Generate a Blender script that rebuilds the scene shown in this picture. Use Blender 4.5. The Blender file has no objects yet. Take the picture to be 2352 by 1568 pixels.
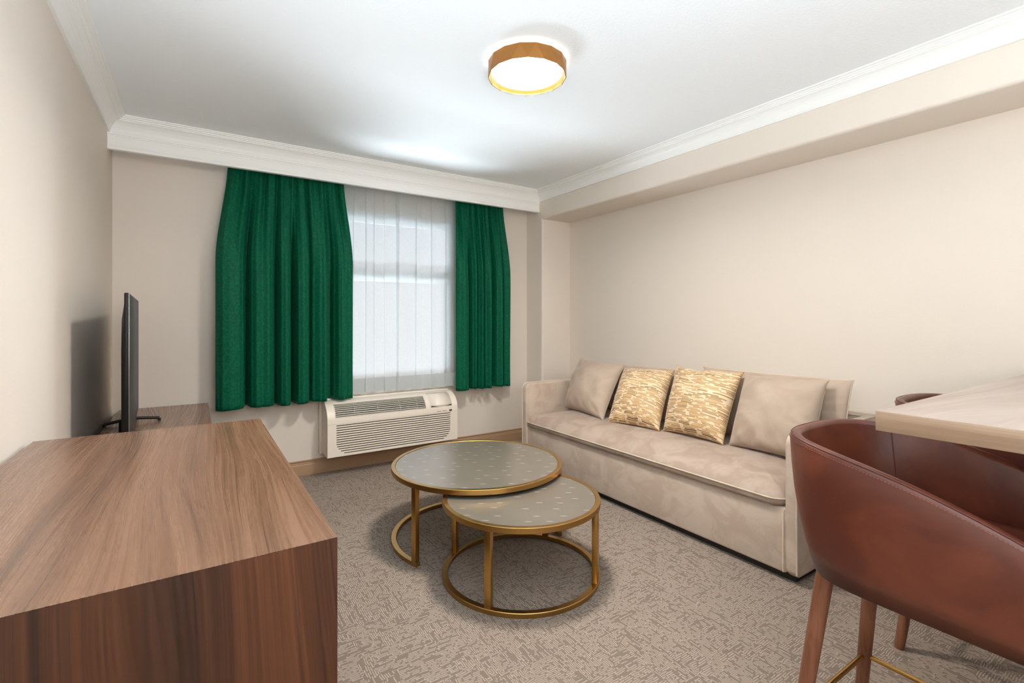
import bpy, bmesh, math, random
from mathutils import Vector, Matrix, noise
random.seed(7)
sc = bpy.context.scene
COL = sc.collection
PI = math.pi

# ------------------------------------------------------------------ helpers
def srgb(r, g, b):
    f = lambda c: (c/255/12.92) if c/255 <= .04045 else ((c/255+.055)/1.055)**2.4
    return (f(r), f(g), f(b), 1)

class NT:
    def __init__(s, name):
        s.m = bpy.data.materials.new(name); s.m.use_nodes = True
        s.t = s.m.node_tree; s.t.nodes.clear()
        s.out = s.n('ShaderNodeOutputMaterial')
    def n(s, typ, **kw):
        nd = s.t.nodes.new(typ)
        for k, v in kw.items(): setattr(nd, k, v)
        return nd
    def set(s, inp, v):
        if hasattr(v, 'is_output') and v.is_output: s.t.links.new(v, inp)
        else: inp.default_value = v
    def math(s, op, a, b=0.0, c=None, clamp=False):
        nd = s.n('ShaderNodeMath', operation=op, use_clamp=clamp)
        s.set(nd.inputs[0], a); s.set(nd.inputs[1], b)
        if c is not None: s.set(nd.inputs[2], c)
        return nd.outputs[0]
    def mix(s, f, a, b, blend='MIX'):
        nd = s.n('ShaderNodeMix', data_type='RGBA', blend_type=blend)
        s.set(nd.inputs['Factor'], f); s.set(nd.inputs[6], a); s.set(nd.inputs[7], b)
        return nd.outputs[2]
    def mixf(s, f, a, b):
        nd = s.n('ShaderNodeMix', data_type='FLOAT')
        s.set(nd.inputs['Factor'], f); s.set(nd.inputs[2], a); s.set(nd.inputs[3], b)
        return nd.outputs[0]
    def smooth(s, x, lo, hi, a=0.0, b=1.0):
        nd = s.n('ShaderNodeMapRange', interpolation_type='SMOOTHSTEP')
        s.set(nd.inputs[0], x); s.set(nd.inputs[1], lo); s.set(nd.inputs[2], hi)
        s.set(nd.inputs[3], a); s.set(nd.inputs[4], b)
        return nd.outputs[0]
    def co(s, which='Object'):
        return s.n('ShaderNodeTexCoord').outputs[which]
    def mp(s, v, scale=(1, 1, 1), loc=(0, 0, 0), rot=(0, 0, 0)):
        nd = s.n('ShaderNodeMapping'); s.set(nd.inputs[0], v)
        nd.inputs[1].default_value = loc; nd.inputs[2].default_value = rot; nd.inputs[3].default_value = scale
        return nd.outputs[0]
    def noise(s, v, scale=5, detail=2, rough=.5, dist=0.0):
        nd = s.n('ShaderNodeTexNoise'); s.set(nd.inputs['Vector'], v)
        nd.inputs['Scale'].default_value = scale; nd.inputs['Detail'].default_value = detail
        nd.inputs['Roughness'].default_value = rough; nd.inputs['Distortion'].default_value = dist
        return nd.outputs['Fac']
    def white(s, v):
        nd = s.n('ShaderNodeTexWhiteNoise', noise_dimensions='3D'); s.set(nd.inputs['Vector'], v)
        return nd.outputs['Value']
    def sep(s, v):
        nd = s.n('ShaderNodeSeparateXYZ'); s.set(nd.inputs[0], v); return nd.outputs
    def comb(s, x, y, z=0.0):
        nd = s.n('ShaderNodeCombineXYZ')
        for i, q in enumerate((x, y, z)): s.set(nd.inputs[i], q)
        return nd.outputs[0]
    def ramp(s, f, stops):
        nd = s.n('ShaderNodeValToRGB'); s.set(nd.inputs[0], f)
        e = nd.color_ramp.elements
        while len(e) < len(stops): e.new(.5)
        for k, (p, c) in enumerate(stops): e[k].position = p; e[k].color = c
        return nd.outputs[0]
    def bump(s, h, strength=.2, dist=.01):
        nd = s.n('ShaderNodeBump'); s.set(nd.inputs['Height'], h)
        nd.inputs['Strength'].default_value = strength; nd.inputs['Distance'].default_value = dist
        return nd.outputs[0]
    def pbr(s, color, rough=.5, metal=0.0, bump=None, sheen=0.0, sheen_tint=None, spec=.5, aniso=0.0, coat=0.0):
        p = s.n('ShaderNodeBsdfPrincipled')
        s.set(p.inputs['Base Color'], color); s.set(p.inputs['Roughness'], rough)
        s.set(p.inputs['Metallic'], metal); p.inputs['Specular IOR Level'].default_value = spec
        if bump is not None: s.set(p.inputs['Normal'], bump)
        if sheen:
            p.inputs['Sheen Weight'].default_value = sheen; p.inputs['Sheen Roughness'].default_value = .35
            if sheen_tint: p.inputs['Sheen Tint'].default_value = sheen_tint
        if aniso: p.inputs['Anisotropic'].default_value = aniso
        if coat: p.inputs['Coat Weight'].default_value = coat; p.inputs['Coat Roughness'].default_value = .25
        s.t.links.new(p.outputs[0], s.out.inputs[0])
        return s.m

def link(name, me, mat=None, parent=None, smooth=False):
    o = bpy.data.objects.new(name, me); COL.objects.link(o)
    if mat is not None: me.materials.append(mat)
    if smooth:
        for p in me.polygons: p.use_smooth = True
    if parent is not None: o.parent = parent
    return o

def off(parent):
    if parent is None: return Vector((0, 0, 0))
    v = Vector(parent.location); p = parent.parent
    while p: v += Vector(p.location); p = p.parent
    return v

def mesh(name, verts, faces, mat, parent=None, smooth=False):
    d = off(parent)
    me = bpy.data.meshes.new(name)
    me.from_pydata([tuple(Vector(v)-d) for v in verts], [], faces); me.update()
    bm = bmesh.new(); bm.from_mesh(me); bmesh.ops.recalc_face_normals(bm, faces=bm.faces); bm.to_mesh(me); bm.free()
    return link(name, me, mat, parent, smooth)

class MB:
    """collects shapes of ONE part into one mesh"""
    def __init__(s): s.v = []; s.f = []
    def add(s, v, f):
        k = len(s.v); s.v += [tuple(q) for q in v]; s.f += [tuple(i+k for i in q) for q in f]; return s
    def box(s, x0, x1, y0, y1, z0, z1):
        return s.add([(x0,y0,z0),(x1,y0,z0),(x1,y1,z0),(x0,y1,z0),(x0,y0,z1),(x1,y0,z1),(x1,y1,z1),(x0,y1,z1)],
                     [(0,3,2,1),(4,5,6,7),(0,1,5,4),(1,2,6,5),(2,3,7,6),(3,0,4,7)])
    def tube(s, pts, r, n=8, closed=False, up=None, taper=None):
        pts = [Vector(p) for p in pts]; N = len(pts); vs = []; fs = []
        prev = None
        for i, p in enumerate(pts):
            a = pts[(i-1) % N] if (closed or i > 0) else p
            b = pts[(i+1) % N] if (closed or i < N-1) else p
            t = (b-a).normalized()
            if prev is None:
                u = t.cross(Vector((0,0,1)))
                if u.length < .1: u = t.cross(Vector((1,0,0)))
            else: u = prev - t*prev.dot(t)
            u.normalize(); w = t.cross(u); prev = u
            rr = r if taper is None else taper[i]
            for k in range(n):
                an = 2*PI*k/n; vs.append(p+u*math.cos(an)*rr+w*math.sin(an)*rr)
        M = N if closed else N-1
        for i in range(M):
            for k in range(n):
                fs.append((i*n+k, i*n+(k+1) % n, ((i+1) % N)*n+(k+1) % n, ((i+1) % N)*n+k))
        if not closed:
            fs.append(tuple(range(n))[::-1]); fs.append(tuple((N-1)*n+k for k in range(n)))
        return s.add(vs, fs)
    def lathe(s, prof, cx, cy, n=64, a0=0.0, a1=2*PI, closed_prof=True):
        full = abs(a1-a0-2*PI) < 1e-6
        m = n if full else n+1; P = len(prof); vs = []; fs = []
        for i in range(m):
            a = a0+(a1-a0)*i/n
            for (r, z) in prof: vs.append((cx+r*math.cos(a), cy+r*math.sin(a), z))
        for i in range(n):
            j = (i+1) % m
            for k in range(P if closed_prof else P-1):
                l = (k+1) % P
                fs.append((i*P+k, j*P+k, j*P+l, i*P+l))
        if not full and closed_prof:
            fs.append(tuple(range(P))); fs.append(tuple((m-1)*P+k for k in range(P))[::-1])
        return s.add(vs, fs)
    def build(s, name, mat, parent=None, bevel=0.0, seg=2, smooth=False, angle=None):
        o = mesh(name, s.v, s.f, mat, parent)
        if bevel:
            md = o.modifiers.new('bevel', 'BEVEL'); md.width = bevel; md.segments = seg; md.limit_method = 'ANGLE'; md.angle_limit = math.radians(40)
        if smooth or bevel:
            me = o.data
            for p in me.polygons: p.use_smooth = True
            me.set_sharp_from_angle(angle=math.radians(angle or 35)) if not bevel else None
        return o

def box(name, x0, x1, y0, y1, z0, z1, mat, parent=None, bevel=0.0, seg=2):
    return MB().box(x0, x1, y0, y1, z0, z1).build(name, mat, parent, bevel, seg)

def thing(name, label, cat, loc=(0,0,0), group=None):
    o = bpy.data.objects.new(name, None); COL.objects.link(o); o.location = loc; o.empty_display_size = .1
    o['label'] = label; o['category'] = cat
    if group: o['group'] = group
    return o

def struct(o): o['kind'] = 'structure'; return o

def prism(name, poly, axis, a, b, mat, parent=None, smooth=False):
    """poly: list of 2D pts; axis 'x': (y,z), axis 'y': (x,z)"""
    n = len(poly); vs = []
    for t in (a, b):
        for (p, q) in poly:
            vs.append((t, p, q) if axis == 'x' else (p, t, q) if axis == 'y' else (p, q, t))
    fs = [(i, (i+1) % n, n+(i+1) % n, n+i) for i in range(n)] + [tuple(range(n))[::-1], tuple(range(n, 2*n))]
    return mesh(name, vs, fs, mat, parent, smooth)

def smoothstep(a, b, x):
    t = max(0, min(1, (x-a)/(b-a))); return t*t*(3-2*t)

def interp(pts, x, smooth=True):
    if x <= pts[0][0]: return pts[0][1]
    for (x0, y0), (x1, y1) in zip(pts, pts[1:]):
        if x <= x1:
            t = (x-x0)/(x1-x0)
            if smooth: t = t*t*(3-2*t)
            return y0+(y1-y0)*t
    return pts[-1][1]

def spline(pts, x):
    n = len(pts)
    if x <= pts[0][0]: return pts[0][1]
    for i in range(n-1):
        x0, y0 = pts[i]; x1, y1 = pts[i+1]
        if x <= x1:
            ya = pts[i-1] if i else (x0-(x1-x0), y0); yb = pts[i+2] if i+2 < n else (x1+(x1-x0), y1)
            h = x1-x0; m0 = (y1-ya[1])/(x1-ya[0])*h; m1 = (yb[1]-y0)/(yb[0]-x0)*h
            t = (x-x0)/h
            return (2*t**3-3*t*t+1)*y0+(t**3-2*t*t+t)*m0+(-2*t**3+3*t*t)*y1+(t**3-t*t)*m1
    return pts[-1][1]

# ------------------------------------------------------------------ materials
def paint(name, col, bump=.12, scale=260, rough=.6):
    n = NT(name); c = n.co()
    h = n.noise(c, scale, 3, .6)
    return n.pbr(col, rough, bump=n.bump(h, bump, .004), spec=.3)
M_WALL = paint('wall_paint', srgb(224, 213, 201), .10, 120, .55)
M_CEIL = paint('ceiling_texture', srgb(240, 243, 245), .45, 75, .8)
M_TRIM = paint('white_trim', srgb(244, 243, 240), .0, 60, .4)
M_BASE = paint('baseboard_paint', srgb(172, 140, 110), .0, 60, .4)

def wood(name, cols, axis='y', across=22, along=1.4, rough=.38, seed=0.0, spec=.5, knots=.6, bump=.05):
    n = NT(name); c = n.co()
    sc_ = {'x': (along, across, across), 'y': (across, along, across), 'z': (across, across, along)}[axis]
    low = {'x': (.5, 2.2, 2.2), 'y': (2.2, .5, 2.2), 'z': (2.2, 2.2, .5)}[axis]
    d = n.noise(n.mp(c, low, (seed, seed*1.7, seed)), 1.6, .6, .35)
    vm = n.n('ShaderNodeVectorMath', operation='ADD')
    k = {'x': (0, 1, 0), 'y': (1, 0, 0), 'z': (1, 0, 0)}[axis]
    dd = n.math('MULTIPLY', d, knots)
    n.set(vm.inputs[0], c); n.set(vm.inputs[1], n.comb(*[n.math('MULTIPLY', dd, q) for q in k]))
    v = vm.outputs[0]
    a = n.noise(n.mp(v, sc_, (seed, seed, seed)), 1.0, 3, .55)
    fs_ = {'x': (along*1.1, across*8, across*8), 'y': (across*8, along*1.1, across*8), 'z': (across*8, across*8, along*1.1)}[axis]
    b = n.smooth(n.noise(n.mp(v, fs_, (seed+3,)*3), 1.0, 2, .6), .30, .70)
    big = n.noise(n.mp(v, tuple(q*.3 for q in sc_), (seed+3,)*3), 1.0, 2, .5)
    # growth rings: sine of the across-grain position, bent by the slow noise
    X, Y, Z = n.sep(v)
    acr = {'x': n.math('ADD', Y, Z), 'y': n.math('ADD', X, Z), 'z': n.math('ADD', X, Y)}[axis]
    ph = n.math('ADD', n.math('MULTIPLY', acr, across*1.7), n.math('MULTIPLY', big, 8.0))
    ring = n.math('ABSOLUTE', n.math('SINE', n.math('MULTIPLY', ph, 3.1416)))
    line = n.smooth(ring, .0, .38, 1.0, 0.0)
    f = n.math('ADD', n.math('ADD', n.math('MULTIPLY', a, .55), n.math('MULTIPLY', b, .06)), n.math('MULTIPLY', big, .36))
    f = n.math('SUBTRACT', n.math('ADD', f, .025), n.math('MULTIPLY', line, .075))
    col = n.ramp(f, [(.30, cols[0]), (.44, cols[1]), (.54, cols[2]), (.70, cols[3])])
    return n.pbr(col, n.mixf(b, rough-.05, rough+.1), bump=n.bump(b, bump, .002), spec=spec)
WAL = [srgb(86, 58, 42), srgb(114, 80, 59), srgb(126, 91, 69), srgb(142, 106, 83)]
WAL_SHADE = [srgb(36, 17, 8), srgb(56, 28, 13), srgb(70, 37, 18), srgb(90, 51, 27)]  # same walnut with shade put into the colour, for the upright panels
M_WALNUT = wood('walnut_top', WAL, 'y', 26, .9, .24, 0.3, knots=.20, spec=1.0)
M_WALNUT_VSHADE = wood('walnut_vertical_shaded', WAL_SHADE, 'z', 34, .7, .42, 2.0, knots=.25)
ASH = [srgb(144, 126, 114), srgb(160, 143, 132), srgb(165, 150, 139), srgb(173, 158, 148)]
M_ASH = wood('pale_ash', ASH, 'x', 18, 1.4, .4, 5.0, knots=.5)
ASHE = [srgb(128, 103, 82), srgb(143, 117, 95), srgb(151, 126, 104), srgb(162, 138, 115)]
M_ASHE = wood('ash_edge', ASHE, 'y', 30, 1.0, .45, 7.0, knots=.2)
LEG = [srgb(84, 48, 32), srgb(110, 66, 45), srgb(124, 78, 55), srgb(142, 92, 66)]
M_LEG = wood('stool_leg_wood', LEG, 'z', 40, 2.5, .4, 1.0, knots=.25)

def mk_carpet():
    n = NT('carpet_tile'); c = n.co(); x, y, z = n.sep(c)
    T = .5
    tx = n.math('FLOOR', n.math('DIVIDE', n.math('ADD', x, .13), T)); ty = n.math('FLOOR', n.math('DIVIDE', n.math('ADD', y, .07), T))
    par = n.math('MODULO', n.math('ABSOLUTE', n.math('ADD', tx, ty)), 2.0)
    # random 12 cm patches that run across the rest
    vor = n.n('ShaderNodeTexVoronoi', feature='F1'); n.set(vor.inputs['Vector'], n.mp(c, (1, 1, 0)))
    vor.inputs['Scale'].default_value = 15
    vr = n.sep(vor.outputs['Color'])[0]
    flip = n.math('GREATER_THAN', vr, .72)
    par = n.math('ABSOLUTE', n.math('SUBTRACT', par, flip))
    shift = n.math('MULTIPLY', n.math('ADD', tx, n.math('MULTIPLY', ty, 3.7)), 5.3)
    wob = n.math('MULTIPLY', n.math('SUBTRACT', n.noise(n.mp(c, (1, 1, 0)), 26, 2), .5), .010)
    def lines(u, v, sd):
        rv = n.math('DIVIDE', n.math('ADD', v, wob), .0076); row = n.math('FLOOR', rv); fv = n.math('FRACT', rv)
        r1 = n.white(n.comb(row, sd, shift))
        ru = n.math('ADD', n.math('DIVIDE', u, n.math('ADD', .034, n.math('MULTIPLY', r1, .026))), n.math('MULTIPLY', r1, 31.0))
        cell = n.math('FLOOR', ru); fu = n.math('FRACT', ru)
        r2 = n.white(n.comb(row, cell, sd+4.0)); r3 = n.white(n.comb(cell, row, sd+8.0))
        on = n.math('GREATER_THAN', r2, .20)
        gv = n.math('MULTIPLY', n.smooth(fv, .08, .26), n.smooth(fv, .60, .80, 1.0, 0.0))
        gu = n.math('MULTIPLY', n.smooth(fu, 0.0, .05), n.smooth(fu, n.math('ADD', .74, n.math('MULTIPLY', r3, .22)), n.math('ADD', .80, n.math('MULTIPLY', r3, .22)), 1.0, 0.0))
        tie = n.math('MULTIPLY', n.math('GREATER_THAN', r3, .70), n.smooth(n.math('ABSOLUTE', n.math('SUBTRACT', fu, .12)), .04, .09, 1.0, 0.0))
        return n.math('MAXIMUM', n.math('MULTIPLY', n.math('MULTIPLY', gv, gu), on), tie)
    L = n.mixf(par, lines(x, y, 1.0), lines(y, x, 2.0))
    tone = n.noise(n.mp(c, (1, 1, 0)), 1.1, 2, .5)
    tile = n.white(n.comb(tx, ty, 2.0))
    lite = n.mix(tone, srgb(166, 149, 133), srgb(173, 158, 145)); dark = n.mix(tone, srgb(118, 104, 92), srgb(126, 113, 102))
    col = n.mix(L, dark, lite)
    col = n.mix(n.math('MULTIPLY', tile, .10), col, srgb(130, 116, 106))
    fz = n.noise(c, 500, 2, .6)
    col = n.mix(n.math('MULTIPLY', fz, .22), col, srgb(120, 106, 97))
    h = n.math('ADD', L, n.math('MULTIPLY', fz, .5))
    return n.pbr(col, .95, bump=n.bump(h, .5, .003), spec=.1, sheen=.15)
M_CARPET = mk_carpet()

def velvet(name, c0, c1, scale=9, sheen=.3, tint=(1, 1, 1, 1), rough=.7, bump=.15):
    n = NT(name); c = n.co()
    a = n.noise(n.mp(c, (1, 1, 1.3)), scale, 4, .6, .8)
    f = n.smooth(a, .38, .62)
    fine = n.noise(c, 260, 2, .6)
    col = n.mix(f, c0, c1); col = n.mix(n.math('MULTIPLY', fine, .18), col, c0)
    return n.pbr(col, rough, bump=n.bump(fine, bump, .002), sheen=sheen, sheen_tint=tint, spec=.25)
M_SOFA = velvet('sofa_velvet', srgb(178, 159, 143), srgb(191, 174, 158), 6, .22)
M_SEAT = velvet('seat_velvet', srgb(160, 140, 125), srgb(175, 157, 143), 6, .2)
M_PIPE = velvet('sofa_piping', srgb(196, 178, 158), srgb(204, 188, 170), 9, .1)
M_WELT = velvet('gold_welt', srgb(140, 108, 68), srgb(166, 132, 90), 30, .1)
M_CUSH = velvet('cushion_velvet', srgb(172, 152, 135), srgb(181, 163, 147), 3, .3)
def mk_green():
    n = NT('green_velvet'); c = n.co()
    a = n.noise(n.mp(c, (1, 1, 1.3)), 60, 3, .65); big = n.noise(n.mp(c, (1, 1, .5)), 5, 2)
    f = n.math('ADD', n.math('MULTIPLY', n.smooth(a, .34, .66), .75), n.math('MULTIPLY', big, .25))
    fine = n.noise(n.mp(c, (1, 1, 1)), 420, 2, .6)
    col = n.mix(f, srgb(4, 72, 52), srgb(12, 104, 71)); col = n.mix(n.math('MULTIPLY', fine, .25), col, srgb(3, 58, 44))
    return n.pbr(col, .55, bump=n.bump(fine, .2, .002), sheen=.10, sheen_tint=(.1, 1, .6, 1), spec=.1)
M_GREEN = mk_green()

def mk_stripe():
    n = NT('striped_velvet'); uv = n.co('UV'); x, y, z = n.sep(uv)
    R = 56.0
    y2 = n.math('ADD', y, n.math('MULTIPLY', n.math('SUBTRACT', n.noise(n.mp(uv, (2, 2, 1)), 1.5, 1), .5), .03))
    ry = n.math('MULTIPLY', y2, R); row = n.math('FLOOR', ry); fy = n.math('FRACT', ry)
    rr = n.white(n.comb(row, 3.0, 1.0))
    px = n.math('ADD', n.math('MULTIPLY', x, n.math('ADD', 3.2, n.math('MULTIPLY', rr, 2.0))), n.math('MULTIPLY', rr, 17.0))
    cell = n.math('FLOOR', px); fx = n.math('FRACT', px)
    rc = n.white(n.comb(cell, row, 5.0)); rc2 = n.white(n.comb(cell, row, 9.0)); ln = n.white(n.comb(cell, row, 2.0))
    on = n.math('GREATER_THAN', rc, .12)
    gx = n.math('MULTIPLY', n.smooth(fx, .0, .03), n.smooth(fx, n.math('ADD', .62, n.math('MULTIPLY', ln, .33)), n.math('ADD', .66, n.math('MULTIPLY', ln, .33)), 1.0, 0.0))
    wd = n.math('MULTIPLY', rc2, .22)
    gy = n.math('MULTIPLY', n.smooth(fy, .08, .18), n.smooth(fy, n.math('ADD', .60, wd), n.math('ADD', .70, wd), 1.0, 0.0))
    m = n.math('MULTIPLY', n.math('MULTIPLY', on, gx), gy)
    dash = n.ramp(rc2, [(.0, srgb(134, 94, 50)), (.35, srgb(172, 128, 72)), (.65, srgb(198, 158, 104)), (1., srgb(110, 76, 40))])
    base = n.mix(n.noise(uv, 3, 2), srgb(214, 190, 156), srgb(222, 201, 170))
    col = n.mix(m, base, dash)
    return n.pbr(col, .6, bump=n.bump(m, .3, .002), sheen=.4, spec=.3)
M_STRIPE = mk_stripe()

def mk_brass():
    n = NT('brushed_brass'); c = n.co()
    s = n.noise(n.mp(c, (30, 30, 400)), 1, 2)
    return n.pbr(n.mix(s, srgb(178, 138, 78), srgb(198, 158, 96)), n.mixf(s, .24, .38), 1.0, aniso=.3)
M_BRASS = mk_brass()

def mk_shagreen():
    n = NT('shagreen_top'); c = n.co(); a = math.radians(-35)
    v = n.mp(c, (1, 1, 1), (0, 0, 0), (0, 0, -a)); x, y, z = n.sep(v)
    P = .145; Q = .07
    ry = n.math('DIVIDE', y, Q); row = n.math('FLOOR', ry)
    rx = n.math('ADD', n.math('DIVIDE', x, P), n.math('MULTIPLY', n.math('MODULO', n.math('ABSOLUTE', row), 2.0), .5))
    cell = n.math('FLOOR', rx); fx = n.math('FRACT', rx); fy = n.math('FRACT', ry)
    jit = n.math('MULTIPLY', n.math('SUBTRACT', n.white(n.comb(cell, row, 1.0)), .5), .5)
    dx = n.math('ABSOLUTE', n.math('SUBTRACT', n.math('SUBTRACT', fx, .5), jit)); dy = n.math('ABSOLUTE', n.math('SUBTRACT', n.math('SUBTRACT', fy, .5), n.math('MULTIPLY', n.math('SUBTRACT', n.white(n.comb(cell, row, 6.0)), .5), .35)))
    dash = n.math('MULTIPLY', n.smooth(dx, .03, .15, 1., 0.), n.smooth(dy, .012, .042, 1., 0.))
    dots = n.noise(c, 330, 2, .6)
    tint = n.noise(c, 5, 2)
    base = n.mix(tint, srgb(106, 98, 88), srgb(118, 110, 100))
    base = n.mix(n.math('MULTIPLY', dots, .25), base, srgb(88, 79, 67))
    col = n.mix(n.math('MULTIPLY', dash, .6), base, srgb(206, 198, 184))
    return n.pbr(col, n.mixf(dots, .18, .30), bump=n.bump(dots, .10, .002), spec=.7)
M_SHAG = mk_shagreen()

def mk_leather():
    n = NT('brown_leather'); c = n.co()
    a = n.noise(c, 6, 4, .6, .6); g = n.noise(c, 420, 3, .6)
    col = n.mix(n.smooth(a, .35, .65), srgb(80, 37, 26), srgb(98, 49, 33))
    return n.pbr(col, n.mixf(g, .30, .44), bump=n.bump(g, .12, .002), spec=.5)
M_LEATHER = mk_leather()
M_STITCH = NT('stitch_thread').pbr(srgb(132, 74, 52), .7)
M_SEAM = NT('dark_seam').pbr(srgb(84, 38, 27), .6)

def plain(name, col, rough=.5, metal=0.0, spec=.5, coat=0.0):
    n = NT(name); c = n.co(); f = n.noise(c, 40, 2)
    c2 = tuple(q*.94 for q in col[:3])+(1,)
    return n.pbr(n.mix(f, col, c2), rough, metal, spec=spec, coat=coat)
M_BLACK = plain('black_plastic', srgb(16, 14, 15), .5, spec=.3)
M_SCREEN = plain('tv_screen', srgb(62, 64, 66), .42, spec=.3)
M_SILVER = plain('silver_trim', srgb(190, 185, 180), .3, .8)
M_ACW = plain('ac_plastic', srgb(233, 222, 208), .4)
M_ACD = plain('ac_recess', srgb(70, 56, 44), .7)
M_ACS = plain('ac_slat', srgb(176, 172, 160), .45)
M_ACB = plain('ac_badge', srgb(44, 24, 20), .4)
M_ACT = plain('ac_print', srgb(122, 104, 82), .6)
M_PLINTH = plain('dark_plinth', srgb(40, 36, 34), .8)
M_FRAME = plain('white_vinyl', srgb(238, 240, 242), .35)
M_GOLD = plain('gold_band', srgb(172, 118, 62), .34, .75)
M_LAMPIN = plain('gold_inside', srgb(235, 170, 80), .5, .2)
M_STUCCO = paint('pale_stucco', srgb(232, 224, 218), .3, 30, .9)
M_GROUND = paint('outdoor_ground', srgb(170, 168, 162), .3, 30, .9)

def emit(name, col, st):
    n = NT(name); e = n.n('ShaderNodeEmission'); e.inputs[0].default_value = col; e.inputs[1].default_value = st
    n.t.links.new(e.outputs[0], n.out.inputs[0]); return n.m
LAMP_E = 4.6
M_DIFF = emit('lamp_diffuser', (1.0, .84, .66, 1), LAMP_E)

def mk_glass():
    n = NT('window_glass')
    t = n.n('ShaderNodeBsdfTransparent'); g = n.n('ShaderNodeBsdfGlossy'); g.inputs['Roughness'].default_value = .02
    fr = n.n('ShaderNodeFresnel'); fr.inputs[0].default_value = 1.3
    m = n.n('ShaderNodeMixShader'); n.t.links.new(fr.outputs[0], m.inputs[0]); n.t.links.new(t.outputs[0], m.inputs[1]); n.t.links.new(g.outputs[0], m.inputs[2])
    n.t.links.new(m.outputs[0], n.out.inputs[0]); return n.m
M_GLASS = mk_glass()

def mk_sheer(name, tr):
    n = NT(name); c = n.co()
    t = n.n('ShaderNodeBsdfTransparent'); t.inputs[0].default_value = (.97, .985, 1, 1)
    tl = n.n('ShaderNodeBsdfTranslucent'); tl.inputs[0].default_value = srgb(122, 126, 130)
    d = n.n('ShaderNodeBsdfDiffuse'); d.inputs[0].default_value = srgb(236, 240, 240)
    weave = n.math('MULTIPLY', n.noise(n.mp(c, (300, 300, 60)), 1, 1), .12)
    a = n.n('ShaderNodeMixShader'); a.inputs[0].default_value = .6
    n.t.links.new(tl.outputs[0], a.inputs[1]); n.t.links.new(d.outputs[0], a.inputs[2])
    m = n.n('ShaderNodeMixShader'); n.set(m.inputs[0], n.math('ADD', 1-tr-.06, weave))
    n.t.links.new(t.outputs[0], m.inputs[1]); n.t.links.new(a.outputs[0], m.inputs[2])
    n.t.links.new(m.outputs[0], n.out.inputs[0]); return n.m
M_SHEER = mk_sheer('sheer_voile', .50)
M_HEM = mk_sheer('sheer_hem', .2)

# ------------------------------------------------------------------ room shell
XL, XB, XR = -.457, 2.907, 3.265
YW, YB = 4.152, -4.6
ZC, ZBK = 2.52, 2.245
struct(box('floor', XL-.2, XR+.2, YB-.2, YW+.25, -.08, 0, M_CARPET))
struct(box('ceiling', XL-.2, XR+.2, YB-.2, YW+.25, ZC, ZC+.1, M_CEIL))
struct(box('wall_left', XL-.15, XL, YB, YW, 0, ZC, M_WALL))
struct(box('wall_right', XR, XR+.15, YB, YW, 0, ZC, M_WALL))
struct(box('wall_front', XL-.15, XR+.15, YB-.15, YB, 0, ZC, M_WALL))
WX0, WX1, WZ0, WZ1 = .66, 2.055, .635, 2.172
WT = .05
struct(MB().box(XL-.15, WX0, YW, YW+WT, 0, ZC).box(WX1, XR+.15, YW, YW+WT, 0, ZC)
       .box(WX0, WX1, YW, YW+WT, 0, WZ0).box(WX0, WX1, YW, YW+WT, WZ1, ZC).build('wall_back', M_WALL))

# column and bulkhead in one L, front edges rounded
def lshape():
    poly = [(YW, 0), (YW, ZC), (YB, ZC), (YB, ZBK), (3.886, ZBK), (3.886, 0)]
    bm = bmesh.new(); A = []; B = []
    for p, q in poly: A.append(bm.verts.new((XB, p, q))); B.append(bm.verts.new((XR, p, q)))
    n = len(poly)
    for i in range(n): bm.faces.new((A[i], A[(i+1) % n], B[(i+1) % n], B[i]))
    bm.faces.new(A); bm.faces.new(B[::-1])
    bmesh.ops.recalc_face_normals(bm, faces=bm.faces)
    es = [e for e in bm.edges if (e.verts[0] in A and e.verts[1] in A) and {A.index(e.verts[0]), A.index(e.verts[1])} in ({3, 4}, {4, 5})]
    bmesh.ops.bevel(bm, geom=es, offset=.022, segments=5, affect='EDGES', profile=.5)
    me = bpy.data.meshes.new('trim_4'); bm.to_mesh(me); bm.free()
    o = link('trim_4', me, M_WALL, None, True); me.set_sharp_from_angle(angle=math.radians(30))
    return o
struct(lshape())

# crown moulding: (projection from wall, drop below ceiling)
CR = [(0, .100), (.013, .100), (.013, .094), (.017, .091), (.019, .084), (.022, .076), (.028, .062), (.038, .048), (.05, .037),
      (.060, .031), (.066, .030), (.066, .025), (.074, .022), (.074, .016), (.083, .014), (.083, .009), (.096, .007), (.096, 0), (0, 0)]
struct(prism('trim_1', [(XL+p, ZC-d) for p, d in CR], 'y', YB, 3.95, M_TRIM))
struct(prism('trim_2', [(XB-p, ZC-d) for p, d in CR], 'y', YB, 3.95, M_TRIM))
# pelmet box in front of the window wall, crown on top of it
PY = 3.932
PEL = [(PY+.03, 2.318), (PY-.004, 2.318), (PY-.006, 2.324), (PY-.006, 2.334), (PY-.001, 2.341), (PY+.002, 2.350), (PY+.003, 2.385),
       (PY-.001, 2.394), (PY-.001, 2.400), (PY-.006, 2.403), (PY-.006, 2.409), (PY-.012, 2.412), (PY-.012, 2.420),
       (PY-.016, 2.428), (PY-.022, 2.446), (PY-.034, 2.466), (PY-.048, 2.480), (PY-.058, 2.486), (PY-.064, 2.488), (PY-.064, 2.494),
       (PY-.072, 2.496), (PY-.072, 2.503), (PY-.082, 2.505), (PY-.082, 2.512), (PY-.092, 2.513), (PY-.092, ZC), (PY+.03, ZC)]
struct(prism('trim_3', PEL, 'x', XL, XB, M_TRIM))

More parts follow.
